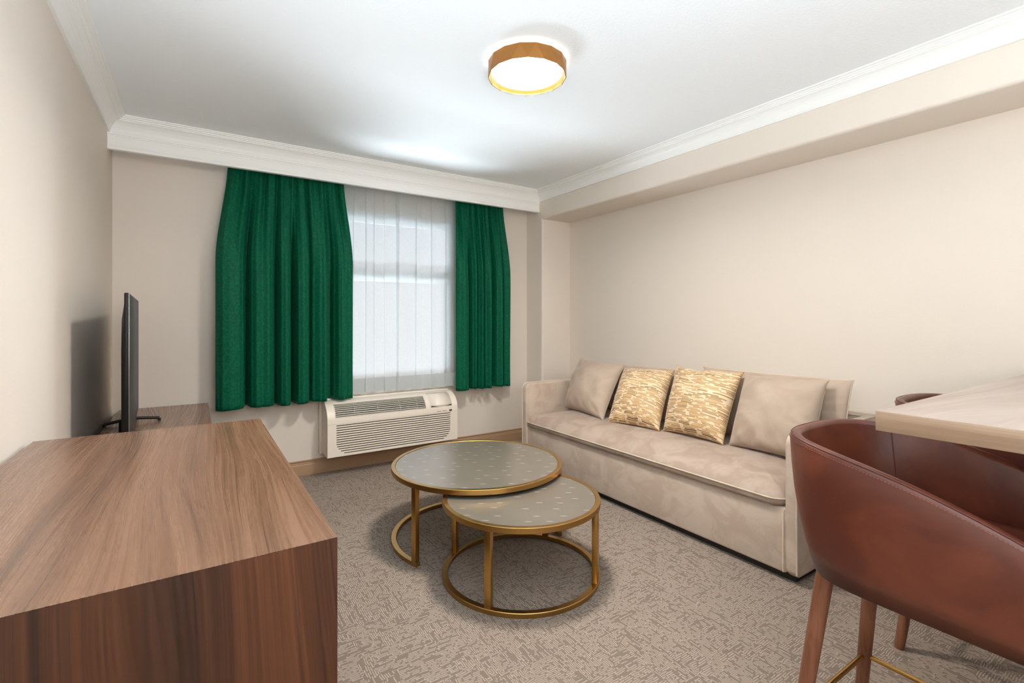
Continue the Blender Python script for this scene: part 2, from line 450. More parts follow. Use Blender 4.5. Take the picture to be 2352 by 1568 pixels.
# baseboards (projection, height)
BBP = [(0, 0), (.016, 0), (.016, .082), (.013, .088), (.013, .096), (.006, .101), (.006, .106), (.012, .110), (.012, .116), (0, .118)]
struct(prism('baseboard_back', [(YW-p, z) for p, z in BBP], 'x', XL, XB, M_BASE))
struct(prism('baseboard_left', [(XL+p, z) for p, z in BBP], 'y', YB, YW-.016, M_BASE))
struct(prism('baseboard_right', [(XR-p, z) for p, z in BBP], 'y', YB, 3.886, M_BASE))
struct(MB().box(XB-.016, XB, 3.886, YW-.016, 0, .117).box(XB-.016, XR, 3.870, 3.886, 0, .117).build('baseboard_column', M_BASE))

# window
w = bpy.data.objects.new('window_1', None); COL.objects.link(w); w.location = (WX0, YW, WZ0); struct(w)
fy0, fy1 = YW+.006, YW+.018
fr = MB()
fr.box(WX0, WX0+.065, fy0, fy1, WZ0, WZ1).box(WX1-.062, WX1, fy0, fy1, WZ0, WZ1)
fr.box(WX0+.065, WX1-.062, fy0, fy1, WZ1-.10, WZ1).box(WX0+.065, WX1-.062, fy0, fy1, WZ0, WZ0+.075)
fr.build('window_frame', M_FRAME, w, .004)
MB().box(WX0+.04, WX1-.04, fy0-.006, fy1-.004, 1.575, 1.689).build('meeting_rail', M_FRAME, w, .004)
sf = MB()
for (a, b) in ((WX0+.055, WX0+.095), (WX1-.092, WX1-.052)): sf.box(a, b, fy0+.004, fy1-.004, WZ0+.07, 1.60)
sf.box(WX0+.095, WX1-.092, fy0+.004, fy1-.004, WZ0+.07, WZ0+.105)
sf.build('sash', M_FRAME, w, .004)
box('pane', WX0+.06, WX1-.06, fy1-.009, fy1-.005, WZ0+.07, WZ1-.09, M_GLASS, w)
MB().box(WX0-.02, WX1+.02, YW-.010, fy0+.01, WZ0-.028, WZ0).build('sill', M_TRIM, w, .004)

# ------------------------------------------------------------------ outside
g = box('outdoor_ground', -14, 16, YW+.4, 30, -3.2, -3.1, M_GROUND); struct(g)

# ------------------------------------------------------------------ curtains
def curtain(root, name, xt, xb, fold, z0, z1, npl, yc, mat, seed, lean=0.0):
    NS, NZ = 260, 60; vs = []; fs = []
    rnd = random.Random(seed); ph = [rnd.uniform(0, 6.28) for _ in range(4)]
    for j in range(NZ+1):
        h = j/NZ; z = z1+(z0-z1)*h
        k = smoothstep(.02, .55, h); kt = 1-smoothstep(.04, .5, h)
        bell = smoothstep(0, .42, h)
        for i in range(NS+1):
            s = i/NS
            xa = xt[0]+(xt[1]-xt[0])*s; xc = xb[0]+(xb[1]-xb[0])*s
            x = xa+(xc-xa)*bell
            y = interp(fold, s)*k+.046*bell
            s2 = s+.012*math.sin(9*s+ph[0])
            y += kt*(.017*math.sin(2*PI*npl*s2+ph[1])+.008*math.sin(2*PI*npl*1.7*s2+ph[2]))
            y += .0025*math.sin(21*s+5*h+ph[3])*h + .004*(noise.noise(Vector((s*7, h*3, seed)))) 
            dy_ = (interp(fold, min(1, s+.006))-interp(fold, max(0, s-.006)))/.012
            x -= max(-.003, min(.003, .0006*dy_))*k*min(1, s*16, (1-s)*16)
            vs.append((x, yc-y, z-.004*math.sin(13*s+ph[0])*h*(1 if j == NZ else .3)))
    for j in range(NZ):
        for i in range(NS):
            a = j*(NS+1)+i; fs.append((a, a+1, a+NS+2, a+NS+1))
    o = mesh(name, vs, fs, mat, root, True)
    md = o.modifiers.new('solid', 'SOLIDIFY'); md.thickness = .004; md.offset = 0
    return o
def pxf(lst, a, b, g=1.0): return [((p-a)/(b-a), d*g) for p, d in lst]
FL = pxf([(500, .0), (505, .020), (514, .040), (528, .046), (544, .042), (552, .026), (557, -.03), (560, -.082), (565, -.082), (568, -.02), (572, .026), (582, .044), (594, .032), (606, .040), (614, .022), (619, -.01), (622, -.075), (626, -.075), (630, .0),
          (635, .036), (645, .048), (651, .036), (655, .0), (658, -.082), (664, -.085), (668, -.01), (673, .036), (683, .046), (692, .036), (696, .010), (699, -.035), (703, -.035), (708, .010), (724, .038), (733, .050), (737, .030), (740, -.04),
          (746, -.080), (757, -.080), (763, -.03), (772, .006), (779, .014), (788, -.006), (798, -.018), (808, -.022)], 500, 808, 1.42)
FR = pxf([(1041, .0), (1046, .030), (1054, .050), (1062, .038), (1067, .0), (1070, -.065), (1073, -.065), (1077, .01), (1081, .030), (1085, .008), (1088, -.042), (1092, .004), (1096, .030), (1099, .008), (1102, -.045), (1106, .008), (1113, .034), (1119, .004),
          (1123, -.070), (1127, -.065), (1131, .012), (1139, .034), (1143, .010), (1146, -.04), (1151, .004), (1160, .010), (1166, -.012)], 1041, 1166, 1.4)
YCUR = 4.045
cl = thing('velvet_curtain', 'wide green velvet curtain panel hanging left of the sheer', 'curtain', (.6, YCUR, 2.4), 'green velvet curtains')
curtain(cl, 'curtain_panel', (.205, 1.012), (.125, 1.083), FL, .604, 2.42, 11, YCUR, M_GREEN, 3)
cr_ = thing('velvet_curtain', 'narrow green velvet curtain panel hanging right of the sheer', 'curtain', (2.3, YCUR, 2.4), 'green velvet curtains')
curtain(cr_, 'curtain_panel', (2.018, 2.552), (2.004, 2.612), FR, .592, 2.42, 10, YCUR, M_GREEN, 8)
# hem turned up at the foot of each panel is stitched cloth of the same sheet

def sheer():
    root = thing('sheer_curtain', 'white sheer curtain hanging between the two green curtains', 'curtain', (1.5, 4.115, 2.4))
    x0, x1 = 1.0, 2.085
    N = 900; NZ = 24
    pl = [(.10, .5), (.19, .9), (.265, .9), (.345, .6), (.44, 1.5), (.50, .5), (.60, 1.0), (.665, .7), (.74, 1.3), (.80, .6), (.875, 1.0), (.95, .8)]
    def pos(s, h):
        x = s; y = .006*math.sin(14*s+1)+.004*math.sin(37*s)
        for c, a in pl:
            w_ = .036*(1.0+.12*a); d = (s-c)/w_
            # a fold that laps over itself
            x += -.088*a**.6*d*math.exp(-d*d)*(1.1-.2*h)
            y += .016*a*math.exp(-d*d*.8)*(1-.3*h)
        return x, y
    def strip(za, zb, nz, mat, name, dy):
        vs = []; fs = []
        for j in range(nz+1):
            z = za+(zb-za)*j/nz; h = (2.4-z)/1.78
            for i in range(N+1):
                x, y = pos(i/N, h)
                zz = z-(.006*math.sin(9*x*6) if (j == nz and zb < .7) else 0)
                vs.append((x0+(x1-x0)*x, 4.116-y-dy+.003*math.sin(3*h+20*x), zz))
        for j in range(nz):
            for i in range(N):
                a = j*(N+1)+i; fs.append((a, a+1, a+N+2, a+N+1))
        return mesh(name, vs, fs, mat, root, True)
    strip(2.42, .625, NZ, M_SHEER, 'sheer_panel', 0)
    strip(.745, .622, 3, M_HEM, 'hem', .002)
sheer()

# ------------------------------------------------------------------ wall air conditioner
AX0, AX1, AYF = .858, 1.975, 3.905
ac = thing('air_conditioner', 'off-white packaged air conditioner on the wall under the window', 'air conditioner', (1.416, YW, .167))
def acprof(t):   # t 0..1 from front lip up over the curve to the top back
    a = t*PI/2
    return (AYF+.17-(.17*math.cos(a)), .455+.135*math.sin(a))
def ac_build():
    LIP = .428
    body = MB()
    # cap: curved hood with a hole for the discharge grille and for the control flap
    xs = [AX0, .918, 1.674, 1.706, 1.928, AX1]
    ts = [0, .10, .20, .30, .40, .50, .60, .66, .72, .80, .90, 1.0]
    v = []; f = []
    rows = [(AYF, LIP), ] + [acprof(t) for t in ts] + [(YW-.03, .594), (YW, .594)]
    for (y, z) in rows:
        for x in xs: v.append((x, y, z))
    nx = len(xs)
    for j in range(len(rows)-1):
        tm = (ts[j-1]+ts[j])/2 if 1 <= j < len(ts) else -1
        for i in range(nx-1):
            if i == 1 and .10 < tm < .66: continue
            f.append((j*nx+i, j*nx+i+1, (j+1)*nx+i+1, (j+1)*nx+i))
    body.add(v, f)
    # side cheeks
    for x in (AX0, AX1):
        pts = [(x, y, z) for y, z in rows]+[(x, YW, .19), (x, YW-.10, .175), (x, AYF+.012, .167), (x, AYF, .179)]
        body.add(pts, [tuple(range(len(pts)))])
    body.add([(AX0, AYF, .179), (AX1, AYF, .179), (AX1, AYF+.012, .167), (AX0, AYF+.012, .167), (AX1, YW-.1, .175), (AX0, YW-.1, .175), (AX1, YW, .19), (AX0, YW, .19)],
             [(0, 1, 2, 3), (3, 2, 4, 5), (5, 4, 6, 7)])
    o = body.build('hood', M_ACW, ac, smooth=True, angle=32)
    # recess under the discharge grille
    r = MB(); v = []; f = []
    for t in (.08, .2, .35, .5, .68):
        y, z = acprof(t)
        for x in (.912, 1.68): v.append((x, y+.035, z-.03))
    for j in range(4): f.append((2*j, 2*j+1, 2*j+3, 2*j+2))
    r.add(v, f)
    r.build('grille_recess', M_ACD, ac, smooth=True)
    for t in (.16, .24, .32, .40, .48, .56, .63):
        y, z = acprof(t); a = t*PI/2
        n_ = Vector((0, -math.cos(a), math.sin(a))); tv = Vector((0, math.sin(a)*.5, -.5)).normalized()
        c = Vector((0, y, z))-n_*.006
        q = []
        for x in (.916, 1.676):
            for (dn, dt) in ((.0, -.0045), (.0, .0045), (-.022, .010), (-.022, .002)):
                p = c+n_*dn+Vector((0, math.sin(a), math.cos(a)))*dt; q.append((x, p.y, p.z))
        MB().add(q, [(0, 1, 5, 4), (1, 2, 6, 5), (2, 3, 7, 6), (3, 0, 4, 7), (0, 3, 2, 1), (4, 5, 6, 7)]).build('slat', M_ACS, ac)
    for x in (1.07, 1.26, 1.45, 1.60):
        y, z = acprof(.14); y2, z2 = acprof(.62)
        MB().tube([(x, y+.012, z-.004), (x, (y+y2)/2-.004, (z+z2)/2+.012), (x, y2+.012, z2-.006)], .0025, 6).build('grille_rib', M_ACS, ac)
    # raised rim round the grille
    rim = []
    for t in (.10, .2, .3, .4, .5, .6, .66): rim.append((.918, *acprof(t)))
    for t in (.66, .6, .5, .4, .3, .2, .10): rim.append((1.674, *acprof(t)))
    MB().tube(rim, .0035, 6, closed=True).build('grille_rim', M_ACW, ac, smooth=True)
    # control flap
    v = []; f = []
    T = [.12, .2, .3, .4, .5, .6, .7, .78]
    for t in T:
        a = t*PI/2; y, z = acprof(t); 
        for x in (1.716, 1.92): v.append((x, y-.004*math.cos(a), z+.004*math.sin(a)))
    for j in range(len(T)-1): f.append((2*j, 2*j+1, 2*j+3, 2*j+2))
    fl = MB().add(v, f).build('control_flap', M_ACW, ac, smooth=True)
    md = fl.modifiers.new('solid', 'SOLIDIFY'); md.thickness = .004
    for (xa, xb_, m) in ((1.722, 1.796, 1), (1.914, 1.856, 1)):
        y, z = acprof(.115); y2, z2 = acprof(.165)
        MB().add([(xa, y-.0045, z), (xb_, y-.0045, z), (xa, y2-.006, z2+.002)], [(0, 1, 2)]).build('finger_notch', M_ACD, fl)
    # intake front with louvre slots
    zs0, pitch, slot = .417, .0182, .0075
    v = MB(); n = 13
    xa0, xb0 = .925, 1.905
    zc = LIP
    for i in range(n):
        zt = zs0-i*pitch; zb_ = zt-slot
        tap = max(0, i-(n-5)); ta = (0, .006, .016, .034, .060)[min(tap, 4)]
        v.box(AX0, AX1, AYF, AYF+.006, zt, zc)
        v.box(AX0, xa0+ta, AYF, AYF+.006, zb_, zt); v.box(xb0-ta, AX1, AYF, AYF+.006, zb_, zt)
        zc = zb_
    v.box(AX0, AX1, AYF, AYF+.006, .172, zc)
    v.build('intake_grille', M_ACW, ac)
    box('intake_filter', .90, 1.93, AYF+.016, AYF+.02, .175, .425, M_ACD, ac)
    # seam line between hood and intake, badge, printed name
    box('seam', AX0, AX1, AYF-.0005, AYF+.003, .4255, .4275, M_ACS, ac)
    b = MB(); b.tube([(1.893, AYF-.001, .4375), (1.917, AYF-.001, .4375)], .0062, 10).build('badge', M_ACB, ac, smooth=True)
    t_ = MB(); x = 1.775
    for wd in (.010, .008, .012, .009, .011, -.012, .010, .009, .011, .008, .010, .006):
        if wd > 0: t_.box(x, x+wd*.72, AYF-.0008, AYF+.001, .4345, .4385)
        x += abs(wd)*.82
    t_.build('printed_name', M_ACT, ac)
    box('wall_sleeve', AX0-.018, AX1+.002, YW-.045, YW+.001, .16, .60, M_ACW, ac, .003)
ac_build()

# ------------------------------------------------------------------ dresser, console, television
def carcass(root, x0, x1, y0, y1, z0, z1, t=.022):
    e = .0004
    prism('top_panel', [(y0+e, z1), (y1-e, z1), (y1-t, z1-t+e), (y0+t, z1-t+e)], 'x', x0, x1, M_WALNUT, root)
    prism('side_panel', [(y0, z0), (y0, z1-e), (y0+t, z1-t-e), (y0+t, z0)], 'x', x0, x1, M_WALNUT_VSHADE, root)
    prism('side_panel', [(y1, z0), (y1, z1-e), (y1-t, z1-t-e), (y1-t, z0)], 'x', x0, x1, M_WALNUT_VSHADE, root)
    box('back_panel', x0, x0+.012, y0+t, y1-t, z0, z1-t, M_WALNUT_VSHADE, root)
    box('bottom_panel', x0+.012, x1-.02, y0+t, y1-t, z0+.06, z0+.08, M_WALNUT_VSHADE, root)
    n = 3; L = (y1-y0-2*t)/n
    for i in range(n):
        d = box('door', x1-.02, x1-.001, y0+t+i*L+.0015, y0+t+(i+1)*L-.0015, z0+.08, z1-t-.004, M_WALNUT_VSHADE, root, .001)
dr = thing('dresser', 'tall walnut dresser with a grained top in the near left corner', 'dresser', (-.12, 1.55, 0))
carcass(dr, XL+.018, .219, .917, 2.175, 0, .85)
cs = thing('media_console', 'low walnut console under the television beyond the dresser', 'cabinet', (-.17, 3.2, 0))
carcass(cs, -.419, .083, 2.20, YW-.02, 0, .642)

tv = thing('television', 'flat-screen television standing on the low console by the left wall', 'television', (-.275, 3.33, .642))
def tv_build():
    A = Vector((-.247, 2.76, 0)); B = Vector((-.303, 3.90, 0)); L = (B-A).length
    u = (B-A).normalized(); nrm = Vector((u.y, -u.x, 0))   # faces the room
    z0, z1 = .668, 1.366
    def slab(name, a0, a1, d0, d1, zz0, zz1, mat, bev=.003):
        P = []
        for z in (zz0, zz1):
            for (a, d_) in ((a0, d0), (a1, d0), (a1, d1), (a0, d1)):
                q = A+u*a+nrm*d_; P.append((q.x, q.y, z))
        return MB().add(P, [(0,3,2,1),(4,5,6,7),(0,1,5,4),(1,2,6,5),(2,3,7,6),(3,0,4,7)]).build(name, mat, tv, bev)
    slab('frame', 0, L, -.016, 0, z0, z1, M_BLACK, .004)
    # bulging rear housing
    P = []; f = []
    ring = [(.03, -.016, z0+.02, z1-.04), (.12, -.030, z0+.04, z1-.12), (.28, -.040, z0+.05, z1-.28)]
    for (ins, d_, a, b) in ring:
        for (aa, zz) in ((ins, a), (L-ins, a), (L-ins, b), (ins, b)):
            q = A+u*aa+nrm*d_; P.append((q.x, q.y, zz))
    for k in range(2):
        for i in range(4): f.append((k*4+i, k*4+(i+1) % 4, k*4+4+(i+1) % 4, k*4+4+i))
    f.append((8, 9, 10, 11))
    MB().add(P, f).build('rear_housing', M_BLACK, tv, .01)
    slab('bezel_trim', .001, L-.001, .0, .0025, z0+.001, z1-.001, M_SILVER, .0008)
    slab('screen', .006, L-.006, .0025, .004, z0+.012, z1-.006, M_SCREEN, .0008)
    for a in (.36, .80):
        c = A+u*a-nrm*.014
        ft = MB()
        ends = [c-nrm*.125-u*.02, c+nrm*.125+u*.02]
        prof = [(ends[0].x, ends[0].y, .654), (c.x, c.y, .672), (ends[1].x, ends[1].y, .658)]
        ft.tube([prof[0], ((prof[0][0]+prof[1][0])/2, (prof[0][1]+prof[1][1])/2, .664), prof[1], ((prof[2][0]+prof[1][0])/2, (prof[2][1]+prof[1][1])/2, .666), prof[2]], .0085, 8)
        for e in ends: ft.box(e.x-.008, e.x+.008, e.y-.008, e.y+.008, .642, .656)
        ft.tube([(c.x-.03, c.y, .664), (c.x-.028, c.y, .74)], .011, 8)
        ft.build('stand_foot', M_BLACK, tv, smooth=True)
tv_build()

# ------------------------------------------------------------------ ceiling lamp
lamp = thing('ceiling_lamp', 'round flush ceiling lamp with a faceted gold band, switched on', 'lamp', (1.371, 1.955, ZC))
def lamp_build():
    cx, cy = 1.371, 1.955; n = 16
    MB().lathe([(.001, ZC), (.150, ZC), (.150, ZC-.014), (.001, ZC-.014)], cx, cy, 48).build('ceiling_plate', M_FRAME, lamp, smooth=True)
    MB().lathe([(.001, ZC-.0145), (.160, ZC-.0145), (.172, ZC-.022), (.176, ZC-.060), (.172, ZC-.066), (.001, ZC-.069)], cx, cy, 64, closed_prof=False).build('diffuser', M_DIFF, lamp, smooth=True)
    # faceted band: two n-gons turned half a step against each other, triangles between
    R = .193; zt, zb = ZC-.016, ZC-.083; out = MB(); v = []; f = []
    for k in range(n):
        a = 2*PI*k/n; v.append((cx+R*math.cos(a), cy+R*math.sin(a), zt))
    for k in range(n):
        a = 2*PI*(k+.5)/n; v.append((cx+R*math.cos(a), cy+R*math.sin(a), zb))
    for k in range(n):
        f.append((k, (k+1) % n, n+k)); f.append(((k+1) % n, n+(k+1) % n, n+k))
    o = mesh('gold_band', v, f, M_GOLD, lamp)
    md = o.modifiers.new('solid', 'SOLIDIFY'); md.thickness = .004; md.offset = -1
lamp_build()

# ------------------------------------------------------------------ nesting tables
def ringprof(R, w_, z0, z1, b=.002):
    return [(R-b, z0), (R, z0+b), (R, z1-b), (R-b, z1), (R-w_+b, z1), (R-w_, z1-b), (R-w_, z0+b), (R-w_+b, z0)]
def coffee_table(label, cx, cy, R, ztop, legs, ring):
    t = thing('nesting_table', label, 'table', (cx, cy, 0), 'nesting coffee tables')
    MB().lathe(ringprof(R, .024, ztop-.027, ztop), cx, cy, 128).build('rim', M_BRASS, t, smooth=True)
    MB().lathe([(.0005, ztop-.003), (R-.0245, ztop-.003), (R-.0245, ztop-.02), (.0005, ztop-.02)], cx, cy, 96).build('tabletop', M_SHAG, t, smooth=True)
    a0, a1 = ring
    MB().lathe(ringprof(R, .028, 0, .022), cx, cy, 128, a0, a1).build('base_ring', M_BRASS, t, smooth=True)
    for a in legs:
        c = Vector((cx+(R-.015)*math.cos(a), cy+(R-.015)*math.sin(a), 0)); er = Vector((math.cos(a), math.sin(a), 0)); et = Vector((-er.y, er.x, 0))
        v = []
        for z in (.0215, ztop-.0265):
            for (p, q) in ((-1, -1), (1, -1), (1, 1), (-1, 1)):
                d_ = c+er*p*.0135+et*q*.0155; v.append((d_.x, d_.y, z))
        MB().add(v, [(0,3,2,1),(4,5,6,7),(0,1,5,4),(1,2,6,5),(2,3,7,6),(3,0,4,7)]).build('leg', M_BRASS, t, .0015)
    return t
rd = math.radians
coffee_table('larger taller round brass coffee table with a grey top, nearer the air conditioner', 1.385, 2.48, .491, .42, [rd(199.5), rd(-36.5), rd(81)], (rd(-39), rd(202)))
coffee_table('smaller lower round brass coffee table tucked partly under the larger one', 1.355, 1.985, .388, .378, [rd(214+90*k) for k in range(4)], (0, 2*PI))

# ------------------------------------------------------------------ sofa
sofa = thing('sofa', 'long beige velvet sofa with thin arms along the right wall', 'sofa', (2.8, 2.28, 0))
def rrect(x0, x1, y0, y1, rr, n=10):
    pts = []
    for (cx, cy, a0, r) in ((x1-rr[0], y1-rr[0], 0, rr[0]), (x0+rr[1], y1-rr[1], 90, rr[1]), (x0+rr[2], y0+rr[2], 180, rr[2]), (x1-rr[3], y0+rr[3], 270, rr[3])):
        for k in range(n+1):
            a = rd(a0+90*k/n); pts.append((cx+r*math.cos(a), cy+r*math.sin(a)))
    return pts
def slab_rings(x0, x1, y0, y1, r, rings, n=10, cuts=40):
    """rings: (inset, z) from bottom to top; straight sides subdivided"""
    v = []; f = []; P = None
    for (d_, z) in rings:
        rr = max(r-d_, .004)
        p = rrect(x0+d_, x1-d_, y0+d_, y1-d_, (rr,)*4, n)
        P = len(p)
        v += [(a, b, z) for a, b in p]
    for j in range(len(rings)-1):
        for i in range(P): f.append((j*P+i, j*P+(i+1) % P, (j+1)*P+(i+1) % P, (j+1)*P+i))
    f.append(tuple(range(P))[::-1]); k = (len(rings)-1)*P; f.append(tuple(k+i for i in range(P)))
    return v, f
SX0, SX1, SY0, SY1 = 2.335, 3.25, 1.152, 3.402
AT = .058
def sofa_build():
    box('plinth', SX0+.05, SX1-.03, SY0+.03, SY1-.03, 0, .05, M_PLINTH, sofa)
    v = MB()
    b = v.box(SX0+.006, SX1-.09, SY0+AT-.004, SY1-AT+.004, .042, .352).build('base', M_SOFA, sofa, .012, 3)
    # seams at the two ends of the base front
    for y in (SY0+AT+.008, SY1-AT-.008):
        MB().tube([(SX0+.004, y, .048), (SX0+.004, y, .33), (SX0+.012, y, .346), (SX0+.05, y, .352)], .004, 6).build('piping', M_PIPE, b, smooth=True)
    # arms
    def aprof():
        p = []; R = .05; top = .702; x0 = SX0
        p.append((SX1-.004, .036)); p.append((x0+.03, .036)); p.append((x0+.004, .056))
        p.append((x0, .30)); p.append((x0, top-R))
        for k in range(1, 9):
            a = PI-PI/2*k/8; p.append((x0+R+R*math.cos(a), top-R+R*math.sin(a)))
        p.append((SX1-.004, top)); return p
    for (ya, yb, yp) in ((SY0, SY0+AT, SY0+.003), (SY1-AT, SY1, SY1-.003)):
        a = prism('arm', aprof(), 'y', ya, yb, M_SOFA, sofa)
        md = a.modifiers.new('bevel', 'BEVEL'); md.width = .014; md.segments = 4; md.limit_method = 'ANGLE'; md.angle_limit = rd(50)
        for q in a.data.polygons: q.use_smooth = True
        pp = [(p[0], yp, p[1]) for p in aprof()[2:]]; pp[-1] = (SX1-.06, yp, .7015)
        MB().tube(pp, .0045, 8).build('piping', M_PIPE, a, smooth=True)
    bk = box('backrest', SX1-.10, SX1, SY0+AT-.02, SY1-AT+.02, .036, .702, M_SOFA, sofa, .016, 4)
    MB().tube([(SX1-.004, SY0+.02, .700), (SX1-.004, SY1-.02, .700)], .0045, 8).build('piping', M_PIPE, bk, smooth=True)
    MB().tube([(SX1-.098, SY0+AT, .700), (SX1-.098, SY1-AT, .700)], .004, 8).build('piping', M_PIPE, bk, smooth=True)
    # seat cushion
    x0, x1, y0, y1 = 2.313, 3.145, SY0+AT+.002, SY1-AT-.002; r = .075
    rings = [(.03, .3525), (.012, .355), (.004, .366), (.002, .388), (.010, .400), (.026, .418), (.05, .436), (.085, .452), (.13, .463), (.19, .470), (.26, .474), (.33, .475)]
    v, f = slab_rings(x0, x1, y0, y1, r, rings, 10)
    s = MB().add(v, f).build('seat_cushion', M_SEAT, sofa, smooth=True, angle=60)
    pp = rrect(x0+.001, x1-.001, y0+.001, y1-.001, (r,)*4, 10)
    MB().tube([(a, b, .389) for a, b in pp], .0042, 8, closed=True).build('piping', M_PIPE, s, smooth=True)
sofa_build()

def pillow(name, label, BL, BR, TL, TR, Tf, Tb, mat, grp, seed, piping=False, conc=.075, wr=1.0, dent=None):
    c = (Vector(BL)+Vector(BR))/2
    root = thing(name, label, 'cushion', c, grp)
    N = 44; BL, BR, TL, TR = map(Vector, (BL, BR, TL, TR))
    nrm = ((BR-BL).cross(TL-BL)).normalized()
    if nrm.x > 0: nrm = -nrm
    vs = []; fs = []; uvs = []
    def base(u, v):
        uu = u*(1-conc*(1-v*v)**.5); vv = v*(1-conc*(1-u*u)**.5)
        if dent: vv -= dent[1]*math.exp(-((u-dent[0])/.28)**2)*smoothstep(.2, 1, v)
        s, t = (uu+1)/2, (vv+1)/2
        return BL*(1-s)*(1-t)+BR*s*(1-t)+TL*(1-s)*t+TR*s*t
    for side in (1, -1):
        T = Tf if side > 0 else Tb
        for j in range(N+1):
            for i in range(N+1):
                # denser rows near the seams
                u = math.sin((i/N-.5)*PI); v = math.sin((j/N-.5)*PI)
                w_ = max(0, (1-u*u)*(1-v*v))
                t = T*1.28*w_**.43
                e = (1-w_)**2
                ang = math.atan2(v, u)
                cr = abs(u*v)
                t += wr*side*0
                q = noise.noise(Vector((u*2.2+seed, v*2.2, seed*1.3)))
                t *= 1+.14*wr*q
                # gathers running out of the seams and corners
                g_ = noise.noise(Vector((ang*7+seed, w_*1.5, seed)))
                t += wr*.010*g_*smoothstep(0, .25, w_)*smoothstep(1, .35, w_)
                if v < -.55: t += wr*.008*math.sin(13*u+seed)*smoothstep(-.55, -.85, v)*smoothstep(0, .1, w_)
                vs.append(base(u, v)+nrm*t*side); uvs.append(((u+1)/2, (v+1)/2))
    M = (N+1)*(N+1)
    for k in (0, M):
        for j in range(N):
            for i in range(N):
                a = k+j*(N+1)+i; fs.append((a, a+1, a+N+2, a+N+1))
    o = mesh('cover', vs, fs, mat, root, True)
    uvl = o.data.uv_layers.new(name='UVMap')
    for l in o.data.loops: uvl.data[l.index].uv = uvs[l.vertex_index]
    bm = bmesh.new(); bm.from_mesh(o.data); bmesh.ops.remove_doubles(bm, verts=bm.verts, dist=.0004)
    bmesh.ops.recalc_face_normals(bm, faces=bm.faces); bm.to_mesh(o.data); bm.free()
    for p in o.data.polygons: p.use_smooth = True
    if piping:
        path = []
        K = 24
        for k in range(K): path.append(base(-1+2*k/K, -1))
        for k in range(K): path.append(base(1, -1+2*k/K))
        for k in range(K): path.append(base(1-2*k/K, 1))
        for k in range(K): path.append(base(-1, 1-2*k/K))
        MB().tube(path, .0045, 7, closed=True).build('piping', M_PIPE, root, smooth=True)
    else:
        path = []
        K = 20
        for (a, b) in (((-1, -1), (1, -1)), ((1, -1), (1, 1)), ((1, 1), (-1, 1)), ((-1, 1), (-1, -1))):
            for k in range(K): path.append(base(a[0]+(b[0]-a[0])*k/K, a[1]+(b[1]-a[1])*k/K))
        MB().tube(path, .0022, 6, closed=True).build('seam', mat if mat is not M_STRIPE else M_WELT, root, smooth=True)
    return root
GB, GT = 'large back cushions on the sofa', 'throw pillows on the sofa'
pillow('back_cushion', 'large beige back cushion on the sofa half hidden behind the window-side pillows', (2.98, 3.235, .472), (2.98, 2.20, .472), (3.03, 3.13, .862), (3.03, 2.185, .876), .055, .055, M_CUSH, GB, 1.3, True, .035, .6)
pillow('back_cushion', 'large beige back cushion on the sofa end nearest the bar stools', (2.98, 2.175, .472), (2.98, 1.215, .472), (3.03, 2.135, .908), (3.03, 1.195, .910), .055, .055, M_CUSH, GB, 4.1, True, .035, .6)
pillow('throw_pillow', 'plain beige throw pillow against the sofa arm by the window', (2.70, 3.275, .474), (2.615, 2.715, .468), (2.93, 3.335, .890), (2.94, 2.795, .880), .095, .025, M_CUSH, GT, 7.7)
pillow('throw_pillow', 'gold striped throw pillow beside the plain pillow by the window', (2.60, 2.655, .468), (2.67, 2.225, .474), (2.93, 2.80, .848), (2.95, 2.32, .866), .095, .025, M_STRIPE, GT, 2.9)
pillow('throw_pillow', 'gold striped throw pillow with a dented top, in the middle of the sofa', (2.705, 2.225, .474), (2.70, 1.765, .474), (2.945, 2.295, .908), (2.95, 1.782, .906), .10, .025, M_STRIPE, GT, 5.2, dent=(-.25, .05))
pillow('throw_pillow', 'plain beige throw pillow nearest the leather stools', (2.735, 1.755, .474), (2.72, 1.255, .474), (2.95, 1.775, .898), (2.95, 1.285, .904), .095, .025, M_CUSH, GT, 9.4)

# ------------------------------------------------------------------ bar counter
ZK = 1.04
ct = thing('bar_counter', 'pale wood bar counter with a thick edge above the leather stools', 'counter', (2.3, .1, 0))
KX0, KX1, KY0, KY1 = 1.301, XR-.002, -.55, .470
MB().box(KX0, KX1, KY0, KY1, ZK-.0445, ZK-.001).build('edge_band', M_ASHE, ct, .0008)
MB().box(KX0+.0006, KX1, KY0+.0006, KY1-.0006, ZK-.0012, ZK).build('countertop', M_ASH, ct, .0004)
box('base_cabinet', KX0+.10, KX1, KY0+.04, .02, 0, ZK-.0445, M_WALL, ct)

